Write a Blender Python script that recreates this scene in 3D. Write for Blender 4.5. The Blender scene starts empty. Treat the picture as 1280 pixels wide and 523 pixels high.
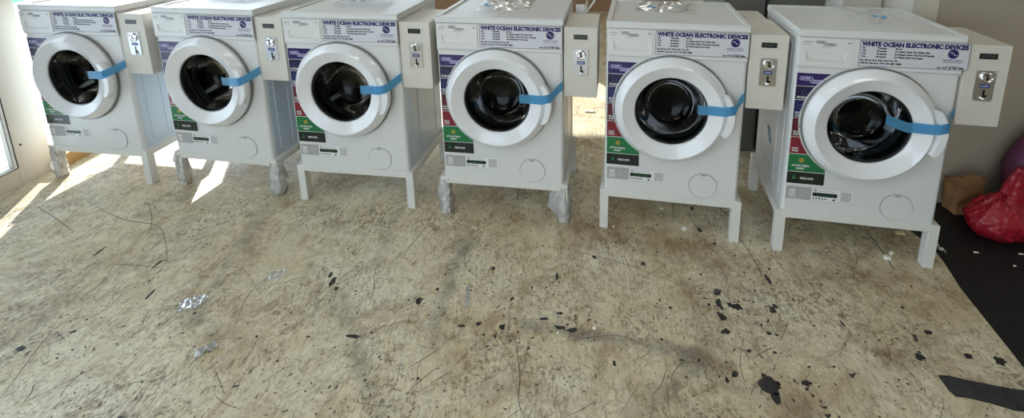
import bpy, math, random
from mathutils import Vector, Matrix, noise
random.seed(7)
C = bpy.context.scene.collection
SC = bpy.context.scene
PI = math.pi

# ------------------------------------------------------------ camera data (1280x523)
F, PITCH, ROLL, CY, CX, HC = 569.092, 0.20032, -0.007552, -2.1526, 693.494, 1.52551
def ray(u, v):
    x = (u-CX)/F; y = (v-CY)/F
    cr, sr = math.cos(ROLL), math.sin(ROLL)
    xc = x*cr + y*sr; yc = -x*sr + y*cr
    c, s = math.cos(PITCH), math.sin(PITCH)
    return Vector((xc, c - yc*s, -s - yc*c))
def fl(u, v, z=0.0):
    d = ray(u, v); t = (z-HC)/d.z
    return Vector((d.x*t, d.y*t, z))

# ------------------------------------------------------------ materials
def S(c):  # sRGB 0-255 -> linear
    return tuple(((x/255.0)/12.92 if x/255.0 <= 0.04045 else ((x/255.0+0.055)/1.055)**2.4) for x in c) + (1.0,)
def mat(name, col, rough=0.5, metal=0.0, spec=0.5, nscale=0, namt=0.0, bump=0.0, bscale=40, coat=0.0, emis=None, alpha=None):
    m = bpy.data.materials.new(name); m.use_nodes = True
    nt = m.node_tree; b = nt.nodes['Principled BSDF']
    b.inputs['Base Color'].default_value = col
    b.inputs['Roughness'].default_value = rough
    b.inputs['Metallic'].default_value = metal
    b.inputs['Specular IOR Level'].default_value = spec
    b.inputs['Coat Weight'].default_value = coat
    if emis:
        b.inputs['Emission Color'].default_value = emis[0]; b.inputs['Emission Strength'].default_value = emis[1]
    tc = nt.nodes.new('ShaderNodeTexCoord')
    if nscale:
        n = nt.nodes.new('ShaderNodeTexNoise'); n.inputs['Scale'].default_value = nscale; n.inputs['Detail'].default_value = 6
        nt.links.new(tc.outputs['Object'], n.inputs['Vector'])
        mx = nt.nodes.new('ShaderNodeMix'); mx.data_type = 'RGBA'
        mx.inputs['A'].default_value = tuple(max(0, c*(1-namt)) for c in col[:3])+(1,)
        mx.inputs['B'].default_value = tuple(min(1, c*(1+namt)) for c in col[:3])+(1,)
        nt.links.new(n.outputs['Fac'], mx.inputs['Factor']); nt.links.new(mx.outputs['Result'], b.inputs['Base Color'])
    if bump:
        n2 = nt.nodes.new('ShaderNodeTexNoise'); n2.inputs['Scale'].default_value = bscale; n2.inputs['Detail'].default_value = 4
        nt.links.new(tc.outputs['Object'], n2.inputs['Vector'])
        bp = nt.nodes.new('ShaderNodeBump'); bp.inputs['Strength'].default_value = bump; bp.inputs['Distance'].default_value = 0.01
        nt.links.new(n2.outputs['Fac'], bp.inputs['Height']); nt.links.new(bp.outputs['Normal'], b.inputs['Normal'])
    return m
def glassy(name, tint, refl=1.0, rough=0.02, diffuse=None, dfac=0.0):
    """thin sheet: transparent + fresnel gloss (+ a little diffuse)"""
    m = bpy.data.materials.new(name); m.use_nodes = True
    nt = m.node_tree; nt.nodes.clear()
    out = nt.nodes.new('ShaderNodeOutputMaterial')
    tr = nt.nodes.new('ShaderNodeBsdfTransparent'); tr.inputs[0].default_value = tint
    gl = nt.nodes.new('ShaderNodeBsdfGlossy'); gl.inputs['Roughness'].default_value = rough
    fr = nt.nodes.new('ShaderNodeFresnel'); fr.inputs['IOR'].default_value = 1.5
    mu = nt.nodes.new('ShaderNodeMath'); mu.operation = 'MULTIPLY'; mu.use_clamp = True; mu.inputs[1].default_value = refl
    nt.links.new(fr.outputs[0], mu.inputs[0])
    base = tr
    if diffuse:
        df0 = nt.nodes.new('ShaderNodeBsdfDiffuse'); df0.inputs[0].default_value = diffuse; tl = nt.nodes.new('ShaderNodeBsdfTranslucent'); tl.inputs[0].default_value = diffuse
        df = nt.nodes.new('ShaderNodeMixShader'); df.inputs[0].default_value = .4; nt.links.new(df0.outputs[0], df.inputs[1]); nt.links.new(tl.outputs[0], df.inputs[2])
        m0 = nt.nodes.new('ShaderNodeMixShader'); m0.inputs[0].default_value = dfac
        nt.links.new(tr.outputs[0], m0.inputs[1]); nt.links.new(df.outputs[0], m0.inputs[2]); base = m0
    mx = nt.nodes.new('ShaderNodeMixShader')
    nt.links.new(mu.outputs[0], mx.inputs[0]); nt.links.new(base.outputs[0], mx.inputs[1]); nt.links.new(gl.outputs[0], mx.inputs[2])
    nt.links.new(mx.outputs[0], out.inputs[0])
    return m

M = {}
M['white'] = mat('white_enamel', S((214,215,213)), 0.32, nscale=3, namt=0.02)
M['plastic'] = mat('white_plastic', S((218,218,216)), 0.28, nscale=5, namt=0.015)
M['gloss'] = mat('glossy_white_plastic', S((226,227,228)), 0.14, coat=0.3)
M['side'] = mat('side_sheet_bluish', S((192,204,214)), 0.25, nscale=8, namt=0.03, bump=0.08, bscale=18)  # bluish tone for the side panels of the three left machines
M['sidegrey'] = mat('side_sheet_grey', S((208,209,208)), 0.3, nscale=8, namt=0.03, bump=0.06, bscale=14)
M['box'] = mat('cream_powder_coat', S((208,204,194)), 0.45, nscale=30, namt=0.02)
M['stand'] = mat('stand_paint', S((216,215,209)), 0.4, nscale=14, namt=0.04)
M['seam'] = mat('seam_grey', S((120,120,118)), 0.6)
M['softseam'] = mat('soft_seam', S((178,178,175)), 0.5)
M['recess'] = mat('drawer_recess', S((205,204,199)), 0.35)
M['rubber'] = mat('grey_rubber', S((58,62,64)), 0.45)
M['rubber2'] = mat('dark_trim', S((26,27,30)), 0.3)
M['chrome'] = mat('brushed_steel', S((200,202,205)), 0.28, metal=1.0, nscale=60, namt=0.08)
M['bright'] = mat('polished_chrome', S((232,233,236)), 0.12, metal=1.0)
M['black'] = mat('black_plastic', S((16,16,18)), 0.35)
M['lcd'] = mat('display_dark', S((38,44,44)), 0.15)
M['lcddig'] = mat('display_segments', S((70,78,76)), 0.3)
M['blue_lbl'] = mat('blue_label', S((35,62,128)), 0.4)
M['navytxt'] = mat('navy_ink', S((30,24,92)), 0.5)
M['ink'] = mat('dark_ink', S((26,24,38)), 0.5)
M['greyink'] = mat('grey_ink', S((78,78,80)), 0.5)
M['paper'] = mat('sticker_paper', S((206,206,212)), 0.4)
M['paperw'] = mat('sticker_white', S((225,226,224)), 0.35)
M['palegrey'] = mat('sticker_pale_grey', S((186,184,184)), 0.45)
M['midgrey'] = mat('sticker_mid_grey', S((160,160,160)), 0.45)
M['f1'] = mat('band_violet', S((44,32,92)), 0.25)
M['f2'] = mat('band_navy', S((26,26,62)), 0.25)
M['f3'] = mat('band_blue', S((26,32,82)), 0.25)
M['f4'] = mat('band_maroon', S((82,28,42)), 0.25)
M['f5'] = mat('band_red', S((124,32,46)), 0.25)
M['f6'] = mat('band_green', S((30,112,66)), 0.25)
M['f7'] = mat('band_blackgreen', S((26,34,32)), 0.25)
M['gold'] = mat('gold_mark', S((150,136,50)), 0.4)
M['lilac'] = mat('lilac_ink', S((196,190,226)), 0.4)
M['icon'] = mat('icon_blue', S((58,66,128)), 0.4)
M['tape'] = glassy('blue_tape', S((130,205,240)), 0.6, 0.2, S((104,178,226)), 0.72)
M['wrap'] = glassy('clear_film', (1,1,1,1), 1.0, 0.22, (1,1,1,1), 0.30)
M['bag'] = glassy('clear_bag', (0.985,0.99,1,1), 0.55, 0.2, (0.92,0.94,0.96,1), 0.12)
M['doorglass'] = glassy('door_glass_dark', (0.34,0.37,0.38,1), 0.38, 0.015)
M['glass'] = glassy('window_glass', (0.95,0.97,0.97,1), 1.0, 0.01)

def drum_mat():
    m = mat('drum_steel', S((74,76,78)), 0.42, metal=0.85)
    nt = m.node_tree; b = nt.nodes['Principled BSDF']
    tc = nt.nodes['Texture Coordinate']; v = nt.nodes.new('ShaderNodeTexVoronoi'); v.inputs['Scale'].default_value = 70
    nt.links.new(tc.outputs['Object'], v.inputs['Vector'])
    r = nt.nodes.new('ShaderNodeValToRGB'); r.color_ramp.elements[0].position = 0.22; r.color_ramp.elements[1].position = 0.3
    r.color_ramp.elements[0].color = (0.01,0.01,0.01,1); r.color_ramp.elements[1].color = S((74,76,78))
    nt.links.new(v.outputs['Distance'], r.inputs[0]); nt.links.new(r.outputs[0], b.inputs['Base Color'])
    return m
M['drum'] = drum_mat()

# ------------------------------------------------------------ mesh helpers
class MB:
    def __init__(s): s.v = []; s.f = []; s.m = []
    def quad(s, pts, mi=0):
        n = len(s.v); s.v += [tuple(p) for p in pts]; s.f.append(tuple(range(n, n+len(pts)))); s.m.append(mi)
    def box(s, x0, x1, y0, y1, z0, z1, mi=0):
        n = len(s.v)
        s.v += [(x,y,z) for x in (x0,x1) for y in (y0,y1) for z in (z0,z1)]
        for f in ((0,1,3,2),(4,6,7,5),(0,4,5,1),(2,3,7,6),(0,2,6,4),(1,5,7,3)):
            s.f.append(tuple(n+i for i in f)); s.m.append(mi)
    def rect(s, x0, x1, z0, z1, y, mi=0):   # flat, facing -y
        s.quad([(x0,y,z0),(x1,y,z0),(x1,y,z1),(x0,y,z1)], mi)
    def lathe(s, prof, cx, cz, n=72, mi=0, a0=0, a1=2*PI):
        full = abs(a1-a0-2*PI) < 1e-6
        base = len(s.v); cnt = n if full else n+1
        for r, y in prof:
            for k in range(cnt):
                a = a0+(a1-a0)*k/n
                s.v.append((cx+r*math.cos(a), y, cz+r*math.sin(a)))
        for j in range(len(prof)-1):
            for k in range(n):
                k2 = (k+1) % cnt
                s.f.append((base+j*cnt+k, base+j*cnt+k2, base+(j+1)*cnt+k2, base+(j+1)*cnt+k)); s.m.append(mi)
    def disc(s, r, cx, cz, y, n=40, mi=0):
        s.quad([(cx+r*math.cos(2*PI*k/n), y, cz+r*math.sin(2*PI*k/n)) for k in range(n)], mi)
    def tube(s, pts, r, n=8, mi=0):
        base = len(s.v); pts = [Vector(p) for p in pts]
        for i, p in enumerate(pts):
            d = (pts[min(i+1,len(pts)-1)]-pts[max(i-1,0)]).normalized()
            up = Vector((0,0,1)) if abs(d.z) < .9 else Vector((1,0,0))
            a = d.cross(up).normalized(); b = d.cross(a)
            for k in range(n):
                t = 2*PI*k/n; s.v.append(tuple(p+a*(r*math.cos(t))+b*(r*math.sin(t))))
        for i in range(len(pts)-1):
            for k in range(n):
                s.f.append((base+i*n+k, base+i*n+(k+1)%n, base+(i+1)*n+(k+1)%n, base+(i+1)*n+k)); s.m.append(mi)
        s.f.append(tuple(base+k for k in range(n))); s.m.append(mi)
        s.f.append(tuple(base+(len(pts)-1)*n+k for k in range(n))); s.m.append(mi)
    def grid(s, fn, nu, nv, mi=0):
        base = len(s.v)
        for i in range(nu+1):
            for j in range(nv+1): s.v.append(tuple(fn(i/nu, j/nv)))
        for i in range(nu):
            for j in range(nv):
                a = base+i*(nv+1)+j; s.f.append((a, a+nv+1, a+nv+2, a+1)); s.m.append(mi)
    def text(s, txt, x, z, h, y, w=None, bold=0.0, mi=0, align='LEFT', shear=0.0):
        """flat lettering on a face looking towards -y; w fits the width"""
        cu = bpy.data.curves.new('t', 'FONT'); cu.body = txt; cu.size = 1.0; cu.offset = bold; cu.resolution_u = 2
        cu.shear = shear
        ob = bpy.data.objects.new('t', cu); C.objects.link(ob)
        bpy.context.view_layer.update()
        me = ob.evaluated_get(bpy.context.evaluated_depsgraph_get()).to_mesh()
        vs = [v.co.copy() for v in me.vertices]; fs = [tuple(p.vertices) for p in me.polygons]
        bpy.data.objects.remove(ob); bpy.data.curves.remove(cu)
        if not vs: return
        x0 = min(v.x for v in vs); x1 = max(v.x for v in vs)
        sz = h/0.72; sx = sz if w is None else w/(x1-x0)
        off = {'LEFT':0, 'CENTER':-(x1-x0)*sx/2, 'RIGHT':-(x1-x0)*sx}[align]
        n = len(s.v)
        s.v += [(x+off+(v.x-x0)*sx, y, z+v.y*sz) for v in vs]
        for f in fs: s.f.append(tuple(n+i for i in f)); s.m.append(mi)
    def build(s, name, mats, parent=None, smooth=False, bevel=0.0, segs=2, angle=35, clean=True):
        me = bpy.data.meshes.new(name); me.from_pydata(s.v, [], s.f)
        if not isinstance(mats, (list,tuple)): mats = [mats]
        for m in mats: me.materials.append(M[m] if isinstance(m,str) else m)
        for p, mi in zip(me.polygons, s.m): p.material_index = mi
        if clean:
            import bmesh
            bm = bmesh.new(); bm.from_mesh(me); bmesh.ops.remove_doubles(bm, verts=bm.verts, dist=1e-6)
            bmesh.ops.recalc_face_normals(bm, faces=bm.faces); bm.to_mesh(me); bm.free()
        if smooth:
            for p in me.polygons: p.use_smooth = True
            try: me.set_sharp_from_angle(angle=math.radians(angle))
            except Exception: pass
        o = bpy.data.objects.new(name, me); C.objects.link(o)
        if parent: o.parent = parent
        if bevel:
            b = o.modifiers.new('b','BEVEL'); b.width = bevel; b.segments = segs; b.limit_method = 'ANGLE'; b.angle_limit = math.radians(40)
            b.harden_normals = False
        return o

def tag(o, label, cat, group=None, kind=None):
    o['label'] = label; o['category'] = cat
    if group: o['group'] = group
    if kind: o['kind'] = kind
    return o
def structure(o):
    o['kind'] = 'structure'; return o
def empty(name, loc, rz=0):
    o = bpy.data.objects.new(name, None); C.objects.link(o); o.location = loc; o.rotation_euler = (0,0,rz)
    o.empty_display_size = 0.1; return o
def copy_tree(o, parent=None):
    c = o.copy(); C.objects.link(c)
    if parent: c.parent = parent
    for ch in list(o.children):
        if ch.name.split('.')[0] in skip_parts: continue
        copy_tree(ch, c)
    return c
skip_parts = set()

# ------------------------------------------------------------ washing machine prototype
HT, Z0, D, BW = 1.0294, 0.2057, 0.470, 0.154
DCX, DCZ = -0.010, 0.634
W = 0.2985
LIDB = 0.998; FASB = 0.872
def rounded(x0, x1, z0, z1, r, n=5):
    pts = []
    for cx, cz, a in ((x1-r,z1-r,0),(x0+r,z1-r,PI/2),(x0+r,z0+r,PI),(x1-r,z0+r,1.5*PI)):
        for k in range(n+1):
            t = a+PI/2*k/n; pts.append((cx+r*math.cos(t), cz+r*math.sin(t)))
    return pts

def make_machine():
    root = empty('washing_machine', (0,0,0))
    # cabinet: shell with rounded vertical corners, round porthole in the front
    b = MB(); r = 0.014; n = 6
    plan = []
    for cx, cy, a in ((W-r,D-r,0),(-W+r,D-r,PI/2),(-W+r,r,PI),(W-r,r,1.5*PI)):
        for k in range(n+1):
            t = a+PI/2*k/n; plan.append((cx+r*math.cos(t), cy+r*math.sin(t)))
    zt = LIDB-0.001
    for i in range(len(plan)):
        p, q = plan[i], plan[(i+1)%len(plan)]
        if p[1] < 1e-6 and q[1] < 1e-6 and abs(p[0]-q[0]) > .1: continue
        b.quad([(p[0],p[1],Z0),(q[0],q[1],Z0),(q[0],q[1],zt),(p[0],p[1],zt)])
    b.quad([(x,y,Z0) for x,y in plan]); b.quad([(x,y,zt) for x,y in plan])
    x0, x1 = -W+r, W-r; HR = 0.164
    def sq(a):
        c, s_ = math.cos(a), math.sin(a)
        tx = ((x1-DCX)/c if c > 1e-9 else (x0-DCX)/c if c < -1e-9 else 1e9)
        tz = ((zt-DCZ)/s_ if s_ > 1e-9 else (Z0-DCZ)/s_ if s_ < -1e-9 else 1e9)
        t = min(tx, tz); return (DCX+c*t, 0, DCZ+s_*t)
    angs = [2*PI*k/96 for k in range(96)] + [math.atan2(z-DCZ, x-DCX) % (2*PI) for x in (x0,x1) for z in (Z0,zt)]
    angs = sorted(angs)
    for i in range(len(angs)):
        a, c = angs[i], angs[(i+1)%len(angs)]
        b.quad([sq(a), sq(c), (DCX+HR*math.cos(c),0,DCZ+HR*math.sin(c)), (DCX+HR*math.cos(a),0,DCZ+HR*math.sin(a))])
    cab = b.build('cabinet', 'white', root, smooth=True, angle=30)
    # pressed side panels
    for sx in (1,-1):
        b = MB(); xs = sx*W
        def slab(y0,y1,z0,z1,t,mi=0):
            b.box(min(xs,xs+sx*t), max(xs,xs+sx*t), y0,y1,z0,z1,mi)
        slab(0.022, D-0.012, Z0+0.008, 0.985, 0.0015)
        slab(0.060, 0.105, Z0+0.04, 0.96, 0.0040)
        slab(0.150, 0.320, Z0+0.04, 0.96, 0.0040)
        slab(0.365, 0.410, Z0+0.04, 0.96, 0.0040)
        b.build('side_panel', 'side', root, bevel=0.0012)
    # lid with raised rims and a shallow tray
    b = MB(); e = 0.0015
    b.box(-W-e, W+e, -0.003, D+0.003, LIDB, HT-0.006)
    b.box(-W-e, -W+0.022, -0.003, D+0.003, HT-0.0062, HT)
    b.box(W-0.022, W+e, -0.003, D+0.003, HT-0.0062, HT)
    b.box(-W+0.0215, W-0.0215, D-0.03, D+0.003, HT-0.0062, HT)
    b.box(-W+0.0215, W-0.0215, -0.003, 0.032, HT-0.0062, HT-0.001)
    b.build('lid', 'white', root, smooth=True, bevel=0.0035, segs=3)
    # control fascia
    b = MB()
    b.box(-W+0.003, W-0.003, -0.006, 0.0005, FASB, LIDB-0.0015)
    b.box(-W+0.001, W-0.001, -0.0035, 0.0005, FASB-0.006, FASB-0.0005)
    b.build('control_fascia', 'plastic', root, bevel=0.002)
    b = MB(); b.rect(-W+0.004, W-0.004, FASB-0.0008, FASB+0.0006, -0.0072); b.rect(-W+0.004, W-0.004, LIDB-0.0012, LIDB+0.0004, -0.0066)
    b.build('fascia_seam', 'softseam', root)
    # detergent drawer with scooped grip
    b = MB(); dx0, dx1, dz0, dz1 = -0.292, -0.098, 0.882, 0.992
    gx0, gx1, gz0, gz1 = -0.268, -0.118, 0.896, 0.939
    yf = -0.0095
    b.rect(dx0, dx1, gz1, dz1, yf); b.rect(dx0, dx1, dz0, gz0, yf); b.rect(dx0, gx0, gz0, gz1, yf); b.rect(gx1, dx1, gz0, gz1, yf)
    for (p,q) in (((dx0,dz0),(dx1,dz0)),((dx1,dz0),(dx1,dz1)),((dx1,dz1),(dx0,dz1)),((dx0,dz1),(dx0,dz0))):
        b.quad([(p[0],yf,p[1]),(q[0],yf,q[1]),(q[0],-0.005,q[1]),(p[0],-0.005,p[1])])
    dr = b.build('detergent_drawer', 'plastic', root)
    b = MB()
    def scoop(u, v):
        x = gx0+(gx1-gx0)*u; z = gz0+(gz1-gz0)*v
        d = (math.sin(PI*u)**0.6)*(v**1.3)*0.024
        return (x, yf+d*(1 if v < 1 else 0), z)
    b.grid(lambda u,v: scoop(u, v*0.98), 24, 12)
    # shelf above the scoop
    for k in range(24):
        u, u2 = k/24, (k+1)/24
        a_, c_ = scoop(u,.98), scoop(u2,.98)
        b.quad([a_, c_, (c_[0], yf, gz1), (a_[0], yf, gz1)])
    b.build('drawer_grip', 'recess', dr, smooth=True, angle=60)
    # brand plate marks on the drawer
    b = MB(); y = yf-0.0006
    b.text('CLASSICCARE', -0.283, 0.9775, 0.0045, y, w=0.030, mi=0, bold=0.012)
    b.text('7 Year motor', -0.284, 0.9675, 0.0042, y, w=0.030, mi=0, bold=0.012)
    def pill(mb, px0, px1, pz0, pz1, t, y, mi):
        o_ = rounded(px0,px1,pz0,pz1,(pz1-pz0)/2-1e-5,6); i_ = rounded(px0+t,px1-t,pz0+t,pz1-t,(pz1-pz0)/2-t-1e-5,6)
        for k in range(len(o_)):
            k2 = (k+1)%len(o_)
            mb.quad([(o_[k][0],y,o_[k][1]),(o_[k2][0],y,o_[k2][1]),(i_[k2][0],y,i_[k2][1]),(i_[k][0],y,i_[k][1])], mi)
    pill(b, -0.236, -0.199, 0.974, 0.986, 0.0016, y, 0); pill(b, -0.207, -0.158, 0.965, 0.977, 0.0016, y, 0)
    b.text('SUPER', -0.2305, 0.9775, 0.0055, y, w=0.026, bold=0.03); b.text('GENERAL', -0.2015, 0.9685, 0.0055, y, w=0.038, bold=0.03)
    b.text('made for the world', -0.214, 0.957, 0.0035, y, w=0.034, bold=0.01)
    b.text('7kg', -0.119, 0.977, 0.0062, y, w=0.013, bold=0.03)
    b.build('lettering', 'greyink', dr)
    # instruction sticker
    b = MB(); sx0, sx1, sz0, sz1 = -0.087, 0.298, 0.888, 0.9945; y = -0.0078
    b.rect(sx0, sx1, sz0, sz1, y, 0)
    t = 0.0016; y -= 0.0004
    for a in ((sx0,sx1,sz0,sz0+t),(sx0,sx1,sz1-t,sz1),(sx0,sx0+t,sz0,sz1),(sx1-t,sx1,sz0,sz1)): b.rect(*a, y, 1)
    st = b.build('instruction_sticker', ['paper','ink'], root)
    b = MB(); y = -0.0086
    b.text('WHITE OCEAN ELECTRONIC DEVICES', sx0+0.006, sz1-0.0215, 0.0170, y, w=0.372, bold=0.068)
    b.build('title_lettering', 'navytxt', st)
    b = MB(); h = 0.0068; bo = 0.055
    rows = [('Qty','Timing','Error'),('1 No','30 minutes','E-1 Please Check The Water Inlet'),('2 No','40 minutes','E-2 Please Close The Door Properly'),('3 No','60 minutes','E-3 Water Inlet is Not Proper')]
    wid = [(.013,.034,.026),(.016,.036,.121),(.016,.036,.138),(.016,.036,.100)]
    for i,(r_,w_) in enumerate(zip(rows,wid)):
        zz = sz1-0.0325-i*0.0118
        b.text(r_[0], sx0+0.008, zz, h, y, w=w_[0], bold=bo); b.text(r_[1], sx0+0.062, zz, h, y, w=w_[1], bold=bo); b.text(r_[2], sx0+0.128, zz, h, y, w=w_[2], bold=bo)
    b.text('For Error E-4, E-8, F-8, F-4, F0', sx0+0.006, sz1-0.0835, h, y, w=0.134, bold=bo)
    b.text('Call for Service +971 50 483 2882', sx0+0.006, sz1-0.0955, h, y, w=0.150, bold=bo)
    b.text('M: +971 50 985 2882', sx1-0.012, sz0+0.005, 0.0064, y, w=0.092, bold=bo, align='RIGHT')
    b.text('Our mobile services', sx1-0.023, sz0+0.0135, 0.0045, y, w=0.052, bold=0.01, align='RIGHT')
    b.build('small_lettering', 'ink', st)
    b = MB(); ecx, ecz = sx1-0.056, sz1-0.041
    b.disc(0.0185, ecx, ecz, y, 40, 0)
    for k in range(16):
        u0, u1 = k/16, (k+1)/16
        def wv(u, o): return (ecx-0.016+0.032*u, y-0.0004, ecz+0.0055*math.sin(2*PI*u)+o*math.sin(PI*u))
        b.quad([wv(u0,-.0014), wv(u1,-.0014), wv(u1,.0022), wv(u0,.0022)], 1)
    b.text('WHITE OCEAN', ecx, ecz-0.0285, 0.0058, y, w=0.068, bold=0.02, mi=0, align='CENTER')
    b.text('ELECTRONIC DEVICES', ecx, ecz-0.0365, 0.0042, y, w=0.058, bold=0.01, mi=0, align='CENTER')
    b.build('round_emblem', ['navytxt','paper'], st)
    # feature sticker with seven coloured bands, cut round the door
    b = MB(); bx0 = -0.2905; bxr = -0.1415; R = 0.258
    def xr(z, grow=0):
        dz = z-DCZ
        if abs(dz) < R-grow: return min(bxr+grow, DCX-math.sqrt((R-grow)**2-dz*dz))
        return bxr+grow
    def strip(z1, z0, gx, y, mi, nn=10):
        for k in range(nn):
            a = z1+(z0-z1)*k/nn; c = z1+(z0-z1)*(k+1)/nn
            b.quad([(bx0-gx,y,c),(xr(c,gx),y,c),(xr(a,gx),y,a),(bx0-gx,y,a)], mi)
    zs = [0.845,0.786,0.725,0.645,0.557,0.479,0.396,0.338]
    strip(zs[0]+0.003, zs[-1]-0.003, 0.003, -0.0008, 0, 60)
    for i in range(7): strip(zs[i]-0.0012, zs[i+1]+0.0012, 0, -0.0016, i+1)
    fs = b.build('feature_sticker', ['paperw','f1','f2','f3','f4','f5','f6','f7'], root)
    b = MB(); y = -0.0022
    pill(b, -0.281, -0.229, 0.812, 0.829, 0.0022, y, 1); pill(b, -0.240, -0.176, 0.800, 0.816, 0.0022, y, 1)
    b.text('SUPER', -0.274, 0.8165, 0.0085, y, w=0.037, bold=0.03, mi=1); b.text('GENERAL', -0.233, 0.804, 0.0078, y, w=0.050, bold=0.03, mi=1)
    b.text('PROGRAMS', -0.283, 0.732, 0.0095, y, w=0.042, bold=0.03)
    b.text('DRUM', -0.284, 0.664, 0.0085, y, w=0.024, bold=0.03); b.text('CLEAN', -0.284, 0.652, 0.0085, y, w=0.027, bold=0.03)
    b.text('DELAY', -0.284, 0.577, 0.0085, y, w=0.024, bold=0.03); b.text('START', -0.284, 0.565, 0.0085, y, w=0.024, bold=0.03)
    b.text('QUICK', -0.283, 0.501, 0.0085, y, w=0.026, bold=0.03); b.text('WASH', -0.283, 0.489, 0.0085, y, w=0.026, bold=0.03)
    b.text('ANTI-BACTERIAL', -0.277, 0.421, 0.0085, y, w=0.072, bold=0.03); b.text('GASKET', -0.258, 0.408, 0.0085, y, w=0.034, bold=0.03)
    b.text('CHILD LOCK', -0.238, 0.362, 0.0095, y, w=0.054, bold=0.035)
    b.lathe([(0.008,y),(0.0105,y)], -0.258, 0.757, 20, 2); b.lathe([(0.009,y),(0.0115,y)], -0.268, 0.694, 20, 2)
    b.lathe([(0.007,y),(0.0095,y)], -0.268, 0.608, 20, 4); b.lathe([(0.008,y),(0.011,y)], -0.266, 0.532, 20, 4)
    b.disc(0.011, -0.240, 0.450, y, 16, 3)
    b.rect(-0.268, -0.257, 0.360, 0.372, y, 5); b.lathe([(0.0035,y),(0.0055,y)], -0.2625, 0.374, 12, 5, 0, PI)
    b.build('lettering', ['paperw','lilac','icon','gold','f5','f6'], fs)
    # energy label (its code square left blank)
    b = MB(); y = -0.0009
    b.rect(-0.288, -0.018, 0.264, 0.325, y, 1)
    b.rect(-0.286, -0.187, 0.266, 0.3235, y-0.0005, 2)
    b.rect(-0.185, -0.020, 0.266, 0.3235, y-0.0005, 0)
    b.rect(-0.279, -0.247, 0.270, 0.315, y-0.001, 1)
    b.lathe([(0.0075,y-0.0014),(0.010,y-0.0014)], -0.263, 0.287, 20, 3)
    b.rect(-0.273, -0.253, 0.303, 0.309, y-0.0014, 3)
    for k in range(5): b.rect(-0.240, -0.192, 0.273+0.0085*k, 0.2765+0.0085*k, y-0.001, 1 if k % 2 else 4)
    b.rect(-0.180, -0.083, 0.286, 0.304, y-0.001, 5)
    for k in range(5): b.disc(0.0038, -0.176+0.012*k, 0.2765, y-0.001, 10, 5)
    b.disc(0.0045, -0.094, 0.2745, y-0.001, 10, 5); b.rect(-0.101,-0.094,0.2725,0.2765, y-0.001, 5)
    b.lathe([(0.003,y-0.001),(0.0055,y-0.001)], -0.171, 0.3145, 12, 6)
    b.rect(-0.160, -0.090, 0.3125, 0.3155, y-0.001, 4)
    b.text('ENERGY RATING', -0.168, 0.2915, 0.0065, y-0.0015, w=0.070, bold=0.02, mi=7)
    b.rect(-0.070, -0.028, 0.272, 0.316, y-0.001, 8)
    b.build('energy_label', ['paperw','palegrey','midgrey','paperw','softseam','f7','ink','f6','palegrey'], root)
    # filter cover
    b = MB()
    b.lathe([(0.0600,-0.0002),(0.0603,-0.0025),(0.0,-0.0035)], 0.1475, 0.2685, 48, 0)
    b.lathe([(0.0600,-0.0006),(0.0625,-0.0006)], 0.1475, 0.2685, 48, 1)
    b.box(0.136, 0.158, -0.0045, -0.002, 0.3205, 0.3245, 1)
    b.build('filter_cover', ['white','seam'], root, smooth=True)
    # door ring
    b = MB()
    prof = [(0.243,-0.0005),(0.2462,-0.014),(0.2465,-0.020),(0.2450,-0.0245),(0.2330,-0.0385),(0.2150,-0.0565),(0.2135,-0.0574),(0.2115,-0.0574),(0.2095,-0.0562),
            (0.182,-0.0440),(0.166,-0.0370),(0.1605,-0.0340),(0.1580,-0.031),(0.1568,-0.026),(0.1568,0.004)]
    b.lathe(prof, DCX, DCZ, 96)
    door = b.build('door', 'gloss', root, smooth=True, angle=16)
    b = MB(); b.lathe([(0.2440,0.0),(0.2505,-0.0015),(0.2520,-0.006),(0.2495,-0.010),(0.2450,-0.011)], DCX, DCZ, 96)
    b.build('door_rim', 'seam', door, smooth=True)
    b = MB(); b.lathe([(0.1570,-0.027),(0.1535,-0.024),(0.1520,-0.014),(0.1490,0.012)], DCX, DCZ, 96)
    b.build('glass_trim', 'rubber2', door, smooth=True)
    b = MB(); b.lathe([(0.1510,-0.012),(0.140,0.010),(0.126,0.045),(0.118,0.075),(0.102,0.098),(0.075,0.112),(0.040,0.119),(0.0,0.121)], DCX, DCZ, 64)
    b.build('door_glass', 'doorglass', door, smooth=True, angle=80)
    # handle: crescent on the rim
    b = MB(); na = 28; A0, A1 = math.radians(-22), math.radians(25)
    ring = []
    for k in range(na+1):
        a = A0+(A1-A0)*k/na; e = math.sin(PI*k/na)**0.35
        ri = 0.229; ro = 0.240+0.025*e
        ring.append([(DCX+rr*math.cos(a), yy, DCZ+rr*math.sin(a)) for rr, yy in ((ri,-0.050),(ri+0.003,-0.066),(ro-0.005,-0.067),(ro,-0.060),(ro,-0.040),(ri,-0.038))])
    for k in range(na):
        for j in range(6): b.quad([ring[k][j], ring[k][(j+1)%6], ring[k+1][(j+1)%6], ring[k+1][j]])
    b.quad(ring[0]); b.quad(ring[-1])
    b.build('handle', 'gloss', door, smooth=True, angle=50)
    # gasket + drum
    b = MB(); b.lathe([(0.1640,0.0005),(0.158,0.012),(0.152,0.028),(0.158,0.036),(0.150,0.044),(0.156,0.055),(0.150,0.062),(0.175,0.070),(0.215,0.072)], DCX, DCZ, 64)
    b.build('door_gasket', 'rubber', root, smooth=True, angle=60)
    b = MB(); b.lathe([(0.214,0.073),(0.220,0.080),(0.220,0.375),(0.205,0.395),(0.110,0.400),(0.085,0.385),(0.060,0.384),(0.030,0.372),(0.0,0.370)], DCX, DCZ, 64)
    dm = b.build('drum', 'drum', root, smooth=True, angle=50)
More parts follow.
